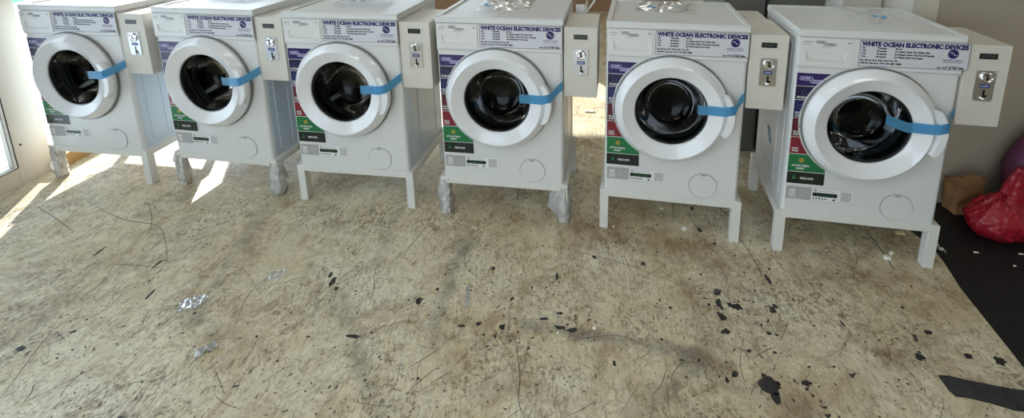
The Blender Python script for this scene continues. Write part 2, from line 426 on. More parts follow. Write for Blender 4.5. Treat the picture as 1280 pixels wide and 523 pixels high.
    for k in range(3):
        a = math.radians(95+120*k); b = MB(); ca, sa = math.cos(a), math.sin(a)
        def P(rr, tt, yy): return (DCX+rr*ca-tt*sa, yy, DCZ+rr*sa+tt*ca)
        for (y0,y1,w0,w1) in ((0.10,0.16,.030,.034),(0.16,0.30,.034,.034),(0.30,0.36,.034,.028)):
            f0 = 0.0 if y0 == .10 else 1.0; f1 = 0.0 if y1 == .36 else 1.0
            r0 = .219-.052*f0; r1 = .219-.052*f1
            b.quad([P(.219,-w0,y0),P(r0,-w0*.35,y0),P(r1,-w1*.35,y1),P(.219,-w1,y1)])
            b.quad([P(r0,-w0*.35,y0),P(r0,w0*.35,y0),P(r1,w1*.35,y1),P(r1,-w1*.35,y1)])
            b.quad([P(r0,w0*.35,y0),P(.219,w0,y0),P(.219,w1,y1),P(r1,w1*.35,y1)])
        b.build('drum_paddle', 'chrome', dm, smooth=True, angle=40)
    # coin box on the right flank
    bx0_, bx1_, bz0, bz1 = 0.3035, 0.300+BW, 0.661, 0.9925
    b = MB(); b.box(bx0_, bx1_, 0.0, 0.275, bz0, bz1)
    b.box(bx0_+0.004, bx1_-0.0015, -0.0008, 0.0005, bz0+0.003, bz1-0.003)
    cb = b.build('coin_box', 'box', root, bevel=0.0025)
    b = MB(); b.box(0.3475, 0.4085, -0.0030, 0.0, 0.9375, 0.9600, 0)
    b.text('0:00', 0.358, 0.9435, 0.0105, -0.0034, w=0.040, mi=1, shear=0.1)
    b.build('display_window', ['lcd','lcddig'], cb)
    b = MB(); b.box(0.3465, 0.4135, -0.0045, 0.0, 0.768, 0.8915)
    for sx_, sz_ in ((.351,.7725),(.409,.7725),(.351,.887),(.409,.887)): b.lathe([(0.0026,-0.0045),(0.0020,-0.0062),(0,-0.0066)], sx_, sz_, 10)
    b.build('coin_plate', 'chrome', cb, bevel=0.001)
    b = MB(); b.lathe([(0.0225,-0.0045),(0.0225,-0.0095),(0.0195,-0.0115),(0.0165,-0.0085),(0.006,-0.008)], 0.381, 0.866, 32, 0)
    b.disc(0.0166, 0.381, 0.866, -0.0083, 24, 1)
    b.box(0.3655, 0.3775, -0.0125, -0.008, 0.858, 0.874, 0); b.box(0.3850, 0.3975, -0.0125, -0.008, 0.862, 0.876, 0)
    b.build('coin_entry', ['bright','black'], cb, smooth=True, angle=40)
    b = MB(); b.rect(0.3635, 0.3985, 0.821, 0.8365, -0.0050, 0); b.text('INSERT', 0.381, 0.8255, 0.0062, -0.0054, w=0.026, bold=0.02, mi=1, align='CENTER')
    b.build('coin_label', ['blue_lbl','paper'], cb)
    b = MB(); b.rect(0.3775, 0.3855, 0.783, 0.8145, -0.0050); b.rect(0.3835, 0.3925, 0.783, 0.793, -0.0050)
    b.build('coin_slot', 'black', cb)
    b = MB(); b.lathe([(0.0075,-0.0045),(0.0070,-0.012),(0.0045,-0.014),(0,-0.0142)], 0.3815, 0.7775, 16)
    b.build('return_button', 'bright', cb, smooth=True)
    return root

def tape_strip(parent, x_start, z_start, dz=0.0, k_end=1.0):
    b = MB(); hw = 0.0215
    path = [(x_start, -0.040, z_start), (0.118,-0.0445,0.657+dz), (0.142,-0.0455,0.658+dz), (0.175,-0.0525,0.660+dz), (0.196,-0.0610,0.663+dz), (0.218,-0.0685,0.668+dz), (0.249,-0.0690,0.678+dz),
            (0.268,-0.030,0.692+dz), (0.286,-0.0075,0.706+dz), (0.2965,-0.0020,0.712+dz)]
    for i in range(len(path)-1):
        p, q = path[i], path[i+1]
        b.quad([(p[0],p[1],p[2]-hw),(q[0],q[1],q[2]-hw),(q[0],q[1],q[2]+hw),(p[0],p[1],p[2]+hw)])
    o = b.build('blue_tape', 'tape', parent, smooth=True, angle=70); return o

def make_stand():
    root = empty('machine_stand', (0,0,0))
    hw, t, y0, y1 = 0.318, 0.038, -0.006, D+0.008
    b = MB(); zr = 0.172
    b.box(-hw, hw, y0, y0+t, zr, Z0); b.box(-hw, hw, y1-t, y1, zr, Z0)
    b.box(-hw, -hw+t, y0+t, y1-t, zr, Z0); b.box(hw-t, hw, y0+t, y1-t, zr, Z0)
    b.build('stand_frame', 'stand', root, bevel=0.0015)
    for sx in (-1,1):
        for yy in (y0, y1-t):
            b = MB(); xa = -hw if sx < 0 else hw-t
            b.box(xa-0.0008, xa+t+0.0008, yy-0.0008, yy+t+0.0008, 0.0, Z0-0.001)
            b.build('leg', 'stand', root, bevel=0.0015)
    return root

def leg_wrap(parent, sx, spread=0.016, tail=0.0, seed=0, flare=0.0):
    """crumpled clear film round a front leg"""
    b = MB(); cx = sx*(0.318-0.019); cy = 0.013; zt = 0.19
    def fn(u, v):
        a = 2*PI*u; z = zt*(1-v)+0.002
        r = 0.0245+spread*(0.15+0.85*v*math.sin(PI*min(1,v*1.0))**.6)
        nn = noise.noise(Vector((math.cos(a)*2+seed, math.sin(a)*2, z*22)))*0.012 + noise.noise(Vector((math.cos(a)*3+seed, math.sin(a)*3, z*45)))*0.005
        ex = tail*math.exp(-((a-(PI if tail > 0 else 0))**2)*1.5)*math.sin(PI*min(1,v*1.1))
        rr = r+nn+flare*v*v*0.02
        return (cx+math.cos(a)*(rr*1.05)-ex, cy+math.sin(a)*rr, max(0.001, z))
    b.grid(fn, 40, 34)
    return b.build('plastic_wrap', 'wrap', parent, smooth=True, angle=80)

poses = [(-2.5906,2.3570,-0.1264),(-1.8025,2.2613,-0.1629),(-1.0425,2.1329,-0.1288),(-0.2608,2.0149,-0.1357),(0.5225,1.8886,-0.1741),(1.2858,1.7284,-0.1801)]
mlab = ['white front-loading washing machine at the far left, next to the glazed door frame',
 'white front-loading washing machine second from the left, with outlined feature sticker and sunlit lid',
 'white front-loading washing machine third from the left, ribbed bluish right side showing',
 'white front-loading washing machine third from the right, film on both its stand legs',
 'white front-loading washing machine second from the right, its door facing the camera squarely',
 'white front-loading washing machine at the far right, showing its left side, beside the red bag']
slab_ = ['white metal stand under the far left washing machine, by the sunlit strip of floor',
 'white metal stand under the second machine from the left, film bunched on front legs',
 'white metal stand with bare clean legs under the third washing machine from the left',
 'white metal stand under the third machine from the right, clear film on both front legs',
 'white metal stand with bare legs under the second washing machine from the right',
 'white metal stand under the far right washing machine, right leg beside the black mat']
machines, stands = [], []
pm = make_machine(); ps = make_stand()
for i, (x, y, a) in enumerate(poses):
    m = pm if i == 0 else copy_tree(pm); s_ = ps if i == 0 else copy_tree(ps)
    m.location = (x,y,0); m.rotation_euler = (0,0,a); s_.location = (x,y,0); s_.rotation_euler = (0,0,a)
    tag(m, mlab[i], 'washing machine', 'washing machines in a row'); tag(s_, slab_[i], 'stand', 'white metal stands under the washing machines')
    machines.append(m); stands.append(s_)
for i, m in enumerate(machines):
    if i == 5: tape_strip(m, 0.040, 0.678, -0.004)
    else: tape_strip(m, 0.100, 0.657, (0.004,0.0,0.002,0,0,0)[i])
    for ch in m.children:
        if ch.name.startswith('side_panel'):
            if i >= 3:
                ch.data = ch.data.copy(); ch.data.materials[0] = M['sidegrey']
        if ch.name.startswith('instruction_sticker'):
            ch.location.x = (0,0.0,0,0,0,0.013)[i]
# film on legs
leg_wrap(stands[0], -1, 0.010, 0, 3.1); leg_wrap(stands[1], -1, 0.006, 0, 5.2); leg_wrap(stands[1], 1, 0.022, 0, 8.4)
leg_wrap(stands[3], -1, 0.004, 0.018, 11.0); leg_wrap(stands[3], 1, 0.012, 0.050, 15.0)
# small scraps of tape on sides
b = MB(); b.quad([(-0.3055,0.25,0.48),(-0.3055,0.285,0.47),(-0.3055,0.225,0.40),(-0.3055,0.205,0.415)])
b.build('tape_scrap', 'tape', machines[5])
# rear junction box behind the coin box of the fifth machine, small bracket on the fourth
b = MB(); b.box(0.3035, 0.440, 0.285, 0.455, 0.70, 0.992)
for sx_, sy_ in ((0.345,0.36),(0.350,0.325),(0.41,0.37)): b.box(sx_-.003, sx_+.003, sy_-.003, sy_+.003, 0.9915, 0.9935, 1)
b.build('junction_box', ['box','seam'], machines[4], bevel=0.002)
b = MB(); b.box(0.332, 0.375, 0.288, 0.292, 0.90, 1.035); b.box(0.378,0.384,0.288,0.45,0.985,1.03)
b.quad([(0.375,0.29,0.985),(0.383,0.29,0.985),(0.43,0.33,1.05),(0.42,0.33,1.05)])
b.build('mounting_bracket', 'plastic', machines[3])

# ------------------------------------------------------------ crumpled clear bags lying on the lids
def lid_bag(i, cx, cy, w, d, seed, hgt, label, blue=None, name='plastic_bag'):
    x, y, a = poses[i]
    root = empty(name, (x+cx*math.cos(a)-cy*math.sin(a), y+cx*math.sin(a)+cy*math.cos(a), HT+0.0005), a+random.uniform(-.2,.2))
    b = MB()
    def fn(u, v):
        px = (u-.5)*w*(1+0.15*noise.noise(Vector((v*3,seed,0)))); py = (v-.5)*d*(1+0.2*noise.noise(Vector((u*3,seed+9,0))))
        e = min(1, 4*min(u,1-u,v,1-v)+.15)
        z = abs(noise.noise(Vector((px*16+seed,py*14,0.3))))*1.3 + abs(noise.noise(Vector((px*45+seed,py*40,2))))*0.45
        return (px, py, 0.0005+hgt*e*z)
    b.grid(fn, 40, 34)
    o = b.build('bag_film', 'bag', root, smooth=True, angle=60)
    if blue:
        b = MB(); bx, by, bw, bd = blue
        def fb(u, v): return ((bx+(u-.5)*bw), by+(v-.5)*bd, hgt*0.9+0.004+0.004*math.sin(u*7))
        b.grid(fb, 6, 3); b.build('blue_tape', 'tape', root, smooth=True)
    tag(root, label, 'plastic bag', 'clear plastic bags on the lids')
lid_bag(1, -0.03, 0.30, 0.30, 0.24, 2.0, 0.035, 'crumpled clear plastic bag on the lid of the second washing machine from the left')
lid_bag(2, 0.0, 0.26, 0.28, 0.20, 5.0, 0.045, 'crumpled clear bag with blue tape on the lid of the third machine from left', (-0.05,-0.085,0.035,0.03))
lid_bag(3, -0.02, 0.27, 0.26, 0.26, 8.0, 0.022, 'flat clear bag with blue tab on the lid of the third machine from right', (-0.075,-0.125,0.05,0.03))
lid_bag(4, -0.02, 0.32, 0.28, 0.26, 11.0, 0.024, 'clear plastic bag with blue tape on the lid of the second machine from the right', (-0.055,-0.14,0.04,0.03))
lid_bag(5, 0.085, 0.30, 0.20, 0.34, 14.0, 0.020, 'clear plastic bag with blue tape on the lid of the far right washing machine', (-0.02,-0.13,0.05,0.035))

# ------------------------------------------------------------ floor
def floor_material():
    m = bpy.data.materials.new('worn_floor'); m.use_nodes = True; nt = m.node_tree; N = nt.nodes; L = nt.links
    b = N['Principled BSDF']
    geo = N.new('ShaderNodeNewGeometry'); P = geo.outputs['Position']
    def nz(scale, detail=6, rough=.6, vec=None, dist=0.0):
        n = N.new('ShaderNodeTexNoise'); n.inputs['Scale'].default_value = scale; n.inputs['Detail'].default_value = detail
        n.inputs['Roughness'].default_value = rough; n.inputs['Distortion'].default_value = dist
        L.new(vec or P, n.inputs['Vector']); return n.outputs['Fac']
    def ramp(fac, stops):
        r = N.new('ShaderNodeValToRGB'); el = r.color_ramp.elements
        while len(el) < len(stops): el.new(0.5)
        for e, (p, c) in zip(el, stops): e.position = p; e.color = c if len(c) == 4 else tuple(c)+(1,)
        L.new(fac, r.inputs[0]); return r.outputs[0]
    def mix(f, a, c, mode='MIX'):
        x = N.new('ShaderNodeMix'); x.data_type = 'RGBA'; x.blend_type = mode
        for s, v in (('Factor', f), ('A', a), ('B', c)):
            if isinstance(v, (int,float)): x.inputs[s].default_value = v
            elif isinstance(v, tuple): x.inputs[s].default_value = v
            else: L.new(v, x.inputs[s])
        return x.outputs['Result']
    def math_(op, a, c=None, clamp=False):
        x = N.new('ShaderNodeMath'); x.operation = op; x.use_clamp = clamp
        for i, v in enumerate((a, c)):
            if v is None: continue
            if isinstance(v, (int,float)): x.inputs[i].default_value = v
            else: L.new(v, x.inputs[i])
        return x.outputs[0]
    def mapping(rot, scale):
        x = N.new('ShaderNodeMapping'); x.inputs['Rotation'].default_value = (0,0,rot); x.inputs['Scale'].default_value = scale
        L.new(P, x.inputs['Vector']); return x.outputs[0]
    base = ramp(nz(1.6, 8, .62), [(0.34, S((184,164,126))), (0.44, S((212,198,162))), (0.54, S((224,213,182))), (0.66, S((234,228,206)))])
    # long grain / mop streaks
    g = nz(1.0, 9, .7, mapping(math.radians(38), (9,2.2,1)), .6)
    base = mix(ramp(g, [(0.42,(0,0,0)),(0.70,(0.38,)*3)]), base, S((170,154,122)))
    # brown blotches
    br = nz(4.3, 10, .75, None, .9)
    msk = ramp(nz(3.1, 6, .65, None, .5), [(0.40,(.12,)*3),(0.60,(1,1,1))])
    msk2 = ramp(nz(2.3, 6, .65, mapping(.4,(1,1.7,1)), .5), [(0.42,(.1,)*3),(0.58,(1,1,1))])
    base = mix(ramp(br, [(0.50,(0,0,0)),(0.64,(0.72,)*3)]), base, S((150,124,88)))
    # fine crackle of dirt
    fn = nz(34, 8, .78, None, 1.4)
    base = mix(math_('MULTIPLY', ramp(fn, [(0.49,(0,0,0)),(0.59,(0.9,)*3)]), msk), base, S((108,90,62)))
    dash = nz(1.0, 6, .7, mapping(math.radians(40), (110,22,1)), .9)
    base = mix(math_('MULTIPLY', ramp(dash, [(0.53,(0,0,0)),(0.62,(0.8,)*3)]), msk2), base, S((106,92,68)))
    dash2 = nz(1.0, 6, .7, mapping(math.radians(-25), (120,26,1)), .9)
    base = mix(math_('MULTIPLY', ramp(dash2, [(0.55,(0,0,0)),(0.64,(0.75,)*3)]), msk), base, S((108,90,64)))
    med = nz(11, 8, .75, None, 1.5)
    base = mix(ramp(med, [(0.38,(0.35,)*3),(0.50,(0,0,0))]), base, S((238,232,212)))
    sp = nz(75, 4, .6, None, .3)
    base = mix(ramp(sp, [(0.62,(0,0,0)),(0.69,(0.75,)*3)]), base, S((84,74,60)))
    # pale scuffs
    sc = nz(1.0, 7, .7, mapping(math.radians(-32), (34,5,1)), .4)
    base = mix(ramp(sc, [(0.60,(0,0,0)),(0.70,(0.45,)*3)]), base, S((232,228,216)))
    # scratch network: thin rings of a distorted noise
    for (s_, w, a) in ((2.4,.0035,.6),(5.5,.006,.5)):
        k = nz(s_, 3, .5, None, 2.2); d = math_('ABSOLUTE', math_('SUBTRACT', k, 0.5))
        f = math_('SUBTRACT', 1.0, math_('DIVIDE', d, w), True)
        brk = ramp(nz(7.7, 4, .6), [(0.50,(0,0,0)),(0.58,(1,1,1))])
        base = mix(math_('MULTIPLY', math_('MULTIPLY', f, brk), a), base, S((96,84,72)))
    # dragged dirt tracks, each a capsule with ragged soft edge
    wob = nz(9, 5, .6)
    def track(p, q, w, amt, col):
        nonlocal base
        p = fl(*p); q = fl(*q); d = q-p; ln = d.length; d = d/ln
        sb = N.new('ShaderNodeVectorMath'); sb.operation = 'SUBTRACT'; L.new(P, sb.inputs[0]); sb.inputs[1].default_value = p
        dt = N.new('ShaderNodeVectorMath'); dt.operation = 'DOT_PRODUCT'; L.new(sb.outputs[0], dt.inputs[0]); dt.inputs[1].default_value = d
        dn = N.new('ShaderNodeVectorMath'); dn.operation = 'DOT_PRODUCT'; L.new(sb.outputs[0], dn.inputs[0]); dn.inputs[1].default_value = (-d.y, d.x, 0)
        al = math_('ABSOLUTE', math_('SUBTRACT', dt.outputs['Value'], ln/2)); al = math_('MAXIMUM', math_('SUBTRACT', al, ln/2), 0.0)
        pe = math_('ABSOLUTE', dn.outputs['Value'])
        dist = math_('ADD', math_('MAXIMUM', al, pe), math_('MULTIPLY', math_('SUBTRACT', wob, .5), w*3.0))
        f = math_('SUBTRACT', 1.0, math_('DIVIDE', dist, w), True)
        f = math_('MULTIPLY', math_('MULTIPLY', math_('POWER', f, .9), amt*.66), math_('ADD', math_('MULTIPLY', br, 1.4), .2), True)
        f = math_('MULTIPLY', f, math_('ADD', .45, math_('MULTIPLY', fn, 1.0)), True)
        base = mix(f, base, col)
    G = S((122,114,102)); Bn = S((122,92,58))
    for t in (((580,300),(538,430),.045,.9,G),((500,262),(470,330),.04,.6,G),((660,408),(870,440),.035,1.1,G),((420,360),(470,510),.05,.7,G),
              ((800,520),(870,455),.05,.9,G),((870,455),(1010,523),.05,.6,G),((340,250),(240,400),.05,.55,G),((230,390),(330,440),.03,.5,G),
              ((700,260),(900,330),.10,.45,Bn),((880,320),(980,420),.09,.5,Bn),((560,330),(600,300),.03,.6,G),((1060,330),(1120,290),.03,.6,Bn),
              ((930,240),(1000,330),.08,.6,Bn),((730,300),(850,310),.12,.6,Bn),((640,270),(760,290),.10,.5,Bn),((860,350),(900,470),.07,.6,Bn),((1010,350),(1130,345),.07,.6,Bn),((560,470),(700,500),.05,.3,Bn),((930,400),(990,500),.06,.5,Bn),((520,240),(620,250),.06,.5,Bn),((20,440),(120,330),.03,.4,G),((1000,520),(1160,420),.05,.35,Bn)): track(*t)
    L.new(base, b.inputs['Base Color'])
    rg = math_('ADD', math_('MULTIPLY', nz(6, 6, .6), .30), .20)
    L.new(rg, b.inputs['Roughness']); b.inputs['Specular IOR Level'].default_value = 0.5
    bp = N.new('ShaderNodeBump'); bp.inputs['Strength'].default_value = 0.8; bp.inputs['Distance'].default_value = 0.004
    L.new(math_('ADD', math_('ADD', nz(14, 8, .7, None, .6), math_('MULTIPLY', dash, .5)), math_('MULTIPLY', g, .8)), bp.inputs['Height']); L.new(bp.outputs[0], b.inputs['Normal'])
    return m
M['floor'] = floor_material()
M['mark'] = mat('scuff_black', S((44,42,42)), 0.35)
M['mark2'] = mat('scuff_brown', S((92,78,64)), 0.6)
M['mark3'] = mat('scuff_grey', S((120,112,102)), 0.6)

fb = MB()
fb.quad([(-3.02,-3,0),(4.6,-3,0),(4.6,6.5,0),(-3.02,6.5,0)], 0)
def blob(p, r, rag=.45, el=1.0, rot=0, mi=1, n=14, z=0.0004, seed=None):
    sd = random.uniform(0,99); pts = []
    for k in range(n):
        a = 2*PI*k/n; rr = r*(1+rag*noise.noise(Vector((math.cos(a)*1.6+sd, math.sin(a)*1.6, sd)))*2)
        x, y = rr*math.cos(a)*el, rr*math.sin(a)/el
        pts.append((p.x+x*math.cos(rot)-y*math.sin(rot), p.y+x*math.sin(rot)+y*math.cos(rot), z))
    fb.quad(pts, mi)
def line(pts, w, mi=2, z=0.0006):
    P_ = [fl(*q) if not isinstance(q, Vector) else q for q in pts]
    # smooth resample
    Q = []
    for i in range(len(P_)-1):
        a0 = P_[max(i-1,0)]; a1 = P_[i]; a2 = P_[i+1]; a3 = P_[min(i+2,len(P_)-1)]
        for k in range(6):
            t = k/6; Q.append(0.5*((2*a1)+(a2-a0)*t+(2*a0-5*a1+4*a2-a3)*t*t+(3*a1-a0-3*a2+a3)*t**3))
    Q.append(P_[-1]); n = len(Q)
    for i in range(n-1):
        d = (Q[i+1]-Q[i]); 
        if d.length < 1e-6: continue
        d.normalize(); nn = Vector((-d.y,d.x,0))
        w0 = w*math.sin(PI*min(1,max(0,(i+.4)/n)))**.5; w1 = w*math.sin(PI*min(1,max(0,(i+1.4)/n)))**.5
        q0, q1 = Q[i], Q[i+1]
        fb.quad([(q0-nn*w0).to_tuple()[:2]+(z,),(q1-nn*w1).to_tuple()[:2]+(z,),(q1+nn*w1).to_tuple()[:2]+(z,),(q0+nn*w0).to_tuple()[:2]+(z,)], mi)
# the large black flakes seen right of the middle
for (u,v,ru,rv) in [(897,366,6,5),(899,380,6,7),(912,381,4,3),(921,384,7,5),(903,397,6,5),(898,392,3,2),(907,415,7,4),(966,388,5,6),(969,383,4,3),(961,417,4,3),(971,419,3,2),
                    (936,439,4,2.5),(919,468,6,5),(909,476,3,4),(963,483,16,13),(970,498,7,8),(1008,479,7,5),(955,470,4,4),(1016,495,3,2),(1031,510,4,2),(1035,520,5,3),(886,381,3,2),(865,261,3,3),(700,410,10,3),(716,413,8,4),
                    (628,409,6,4),(598,405,4,3),(576,408,6,2),(696,346,3,5),(700,392,5,2),(680,399,6,2),(768,455,3,5),(617,336,3,3),(523,377,4,6),(640,374,3,3),(416,352,4,7),(413,344,3,4),(420,361,3,3),(442,421,12,2.5),
                    (875,288,4,3),(893,305,3,2),(960,350,3,8),(1150,447,7,4),(1149,441,3,2),(1128,385,3,2),(1211,446,6,4),(1160,416,6,3),(1250,452,8,6),(26,436,8,3),(92,415,5,2),(150,523,4,2),(197,330,2,6),(124,315,2,6),(188,368,2,8),
                    (1064,470,3,3),(1145,425,3,2),(1143,421,3,2),(1053,405,2,4),(827,425,3,2),(838,385,3,2),(804,330,3,3),(743,322,3,3),(547,362,3,2)]:
    c = fl(u, v); e = fl(u+ru, v); g_ = fl(u, v+rv)
    rx = (e-c).length; ry = (g_-c).length; r = math.sqrt(rx*ry); el = math.sqrt(rx/ry)
    blob(c, r*.78, .30, el, random.uniform(-.2,.2), 1, 20)
rnd = random.Random(21)
for cu, cv_, su, sv, cnt in ((700,360,70,40,90),(900,385,60,40,70),(980,330,60,40,50),(800,300,90,30,50),(620,400,40,20,25),(1110,410,70,40,50),(420,350,20,20,14),(524,377,10,8,12),(960,470,50,30,45),(300,440,120,40,40),(150,350,90,50,40)):
    for k in range(cnt):
        p = fl(rnd.gauss(cu,su), min(522, max(240, rnd.gauss(cv_,sv))))
        if p.x > 1.35: continue
        blob(p, 0.0014+0.0045*rnd.random()**2.2, .35, rnd.uniform(1,1.7), rnd.gauss(.9,.8), rnd.choice((1,1,2)), 9)
for k in range(3000):
    u = rnd.uniform(-60,1340); v = 190+340*rnd.random()**.8
    p = fl(u, v)
    if p.x < -2.9 or p.x > 1.6 or p.y > 3.2: continue
    nrm = noise.noise(Vector((p.x*1.7, p.y*1.7, 4)))
    if rnd.random() > .55+nrm: continue
    r = 0.0012+0.0035*rnd.random()**3
    blob(p, r, .5, rnd.uniform(1,1.8), rnd.uniform(0,PI), rnd.choice((1,2,2,2,3)), 7)
for k in range(300):
    u = rnd.uniform(-60,1300); v = 200+330*rnd.random()**.8
    p = fl(u, v); a = rnd.gauss(.9,.7) if rnd.random() < .7 else rnd.uniform(0,PI)
    ln = rnd.uniform(.012,.07); cv = rnd.gauss(0,.12)
    if p.x < -2.85 or p.x > 1.5: continue
    q1 = p+Vector((math.cos(a),math.sin(a),0))*ln; q2 = q1+Vector((math.cos(a+cv*2),math.sin(a+cv*2),0))*ln
    line([p,q1,q2], rnd.uniform(.0005,.0014), rnd.choice((2,2,3,3,3)))
for pts, w, mi in [([(645,435),(650,470),(648,500),(655,523)],.0013,1),([(120,258),(155,275),(200,285),(210,330)],.002,3),([(46,258),(72,275),(92,290)],.002,3),([(130,330),(165,332),(200,335)],.002,3),
    ([(185,252),(190,275),(186,292)],.0013,2),([(15,320),(60,300),(95,262)],.0012,3),([(0,500),(60,420),(90,398)],.0015,3),([(470,345),(520,300),(545,262)],.0012,2),([(700,310),(780,330),(860,360)],.0012,2),
    ([(920,150+140),(945,330),(955,352)],.002,2),([(1080,285),(1105,318),(1118,338)],.0025,1),([(1105,300),(1125,312),(1150,318)],.0015,2),([(870,440),(840,470),(850,505)],.001,2),([(1000,370),(1040,400),(1075,430)],.001,2),
    ([(290,420),(310,370),(345,340)],.0013,3),([(245,340),(300,335),(325,370)],.001,3),([(690,430),(770,420),(820,440)],.001,2),([(930,420),(925,455),(935,490)],.001,2),([(340,200),(400,215),(440,240)],.001,2),([(600,285),(580,325),(600,350)],.001,2)]:
    line(pts, w, mi)
floor = structure(fb.build('floor', ['floor','mark','mark2','mark3'], clean=False))

# black scuffed tape strip at the lower right
M['blacktape'] = mat('worn_black_tape', S((52,52,54)), 0.32, nscale=34, namt=.75, bump=.4, bscale=60)
b = MB(); top = [(1172,470),(1185,470),(1205,475),(1235,481),(1262,486),(1300,491),(1340,496)]; bot = [(1186,489),(1195,497),(1208,498),(1238,505),(1268,514),(1300,519),(1340,528)]
for i in range(len(top)-1):
    a_, b_, c_, d_ = fl(*top[i]), fl(*top[i+1]), fl(*bot[i+1]), fl(*bot[i])
    for v_ in (a_,b_,c_,d_): v_.z = 0.0016
    b.quad([d_,c_,b_,a_])
tp = b.build('floor_tape', 'blacktape'); sm = tp.modifiers.new('s','SOLIDIFY'); sm.thickness = 0.001; sm.offset = -1
tag(tp, 'worn black tape strip stuck to the floor at the lower right corner', 'tape')

# ------------------------------------------------------------ black mat at the right
M['mat'] = mat('black_mat', S((17,18,20)), 0.55, nscale=60, namt=.4, bump=.35, bscale=220)
edge = [(1.43,0.2),(1.40,0.6),(1.425,1.02),(1.50,1.12),(1.558,1.243),(1.59,1.39),(1.629,1.568),(1.675,1.70),(1.697,1.79),(1.680,1.889),(1.64,1.955),(1.60,2.03),(1.56,2.07)]
b = MB(); ol = [(x,y) for x,y in edge]+[(1.56,2.099),(3.6,2.099),(3.6,0.2)]
zt = 0.003
b.quad([(x,y,zt) for x,y in ol]); b.quad([(x,y,0.0005) for x,y in reversed(ol)])
for i in range(len(ol)):
    p, q = ol[i], ol[(i+1)%len(ol)]; b.quad([(p[0],p[1],0.0005),(q[0],q[1],0.0005),(q[0],q[1],zt),(p[0],p[1],zt)])
tag(b.build('floor_mat', 'mat'), 'large black mat covering the floor along the right wall', 'mat')

# ------------------------------------------------------------ room shell
M['wall'] = mat('beige_wall', S((176,166,148)), 0.85, nscale=2.2, namt=.08, bump=.15, bscale=30)
M['wallw'] = mat('off_white_wall', S((205,200,188)), 0.85, nscale=2.2, namt=.05, bump=.1, bscale=30)
M['brownwall'] = mat('brown_wall', S((142,112,84)), 0.8, nscale=3, namt=.1)
M['ceil'] = mat('ceiling_white', S((215,213,208)), 0.9, nscale=2, namt=.03)
M['frame'] = mat('cream_door_frame', S((214,206,190)), 0.4, nscale=7, namt=.05)
M['sill'] = mat('tan_wood', S((186,150,98)), 0.5, nscale=24, namt=.18)
M['dark'] = mat('dark_gap', S((30,28,26)), 0.8)
def room_box(name, m, *a):
    b = MB(); b.box(*a); return structure(b.build(name, m))
room_box('wall_right', 'wall', 1.815, 3.75, 2.10, 2.25, 0.0, 3.0)
room_box('wall_right_side', 'wall', 3.6, 3.75, -3.0, 2.10, 0.0, 3.0)
room_box('wall_right_return', 'wallw', 1.815, 1.93, 2.25, 6.5, 0.0, 3.0)
b = MB()
b.box(-0.9, 1.815, 6.5, 6.65, 0, 3.0, 0); b.box(-3.0, -0.9, 6.5, 6.65, 0, 1.15, 0); b.box(-3.0,-0.9,6.5,6.65,2.0,3.0,0); 
structure(b.build('wall_back', ['brownwall']))
b = MB()
for z0,z1 in ((1.15,1.20),(1.95,2.0)): b.box(-3.0,-0.9,6.50,6.60,z0,z1)
for x0 in (-3.0,-1.98,-0.95): b.box(x0,x0+.05,6.5,6.6,1.2,1.95)
structure(b.build('window_1', 'frame'))
room_box('ceiling', 'ceil', -3.2, 3.75, -3.0, 6.65, 3.0, 3.1)
# left side: glazed door leaves in a cream frame, then a wide opening with a low timber sill
XW = -3.006
b = MB()
b.box(XW-0.16, XW-0.012, -3.0, -1.9, 0, 3.0); b.box(XW-0.16, XW-0.012, -1.9, 6.65, 2.72, 3.0); b.box(XW-0.16, XW-0.012, 4.9, 6.65, 0, 2.72)
structure(b.build('wall_left', 'wallw'))
b = MB()
b.box(XW-0.10, XW-0.004, 2.382, 2.436, 0, 2.72); b.box(XW-0.13, XW-0.009, 2.440, 2.482, 0, 2.72); b.box(XW-0.10, XW-0.004, -1.9, 2.382, 2.62, 2.72)
b.box(XW-0.10, XW-0.02, 2.430, 2.445, 0, 2.72, 1)
structure(b.build('trim_1', ['frame','dark'], bevel=0.0))
for n_, (ya, yb) in enumerate(((1.27,2.378),(0.15,1.262),(-0.97,0.142),(-1.9,-0.978))):
    root = structure(empty('door_%d' % (n_+1), (XW-0.02, ya, 0)))
    b = MB(); w_ = yb-ya; s_ = .072
    b.box(-0.022,0.022,0,s_,0.004,2.61); b.box(-0.022,0.022,w_-s_,w_,0.004,2.61)
    b.box(-0.022,0.022,s_,w_-s_,0.004,0.112); b.box(-0.022,0.022,s_,w_-s_,2.53,2.61)
    b.build('door_frame', 'frame', root, bevel=0.002)
    b = MB(); b.box(-0.004,0.004,s_,w_-s_,0.112,2.53); b.build('door_pane', 'glass', root)
    b = MB()
    for a_ in ((s_-.004,s_,0.112,2.53),(w_-s_,w_-s_+.004,0.112,2.53)): b.box(0.021,0.0235,*a_)
    b.box(0.021,0.0235,s_,w_-s_,0.108,0.112); b.build('glazing_gasket', 'dark', root)
    if n_ == 0:
        b = MB(); b.lathe([(0.006,0),(0.005,-0.003),(0,-0.004)], 0, 0, 12)
        o = b.build('screw', 'dark', root); o.rotation_euler = (0,0,PI/2); o.location = (0.0225, w_-0.035, 0.235)
room_box('door_sill', 'sill', XW-0.22, -2.962, 2.484, 4.9, 0.0, 0.078)
bpy.data.objects['door_sill'].name = 'trim_2'
# front wall with a wide shop opening behind the camera
b = MB(); b.box(-0.6, 3.75, -3.1, -3.0, 0, 3.0); b.box(-3.17, -0.6, -3.1, -3.0, 2.75, 3.0)
structure(b.build('wall_front', 'wallw'))

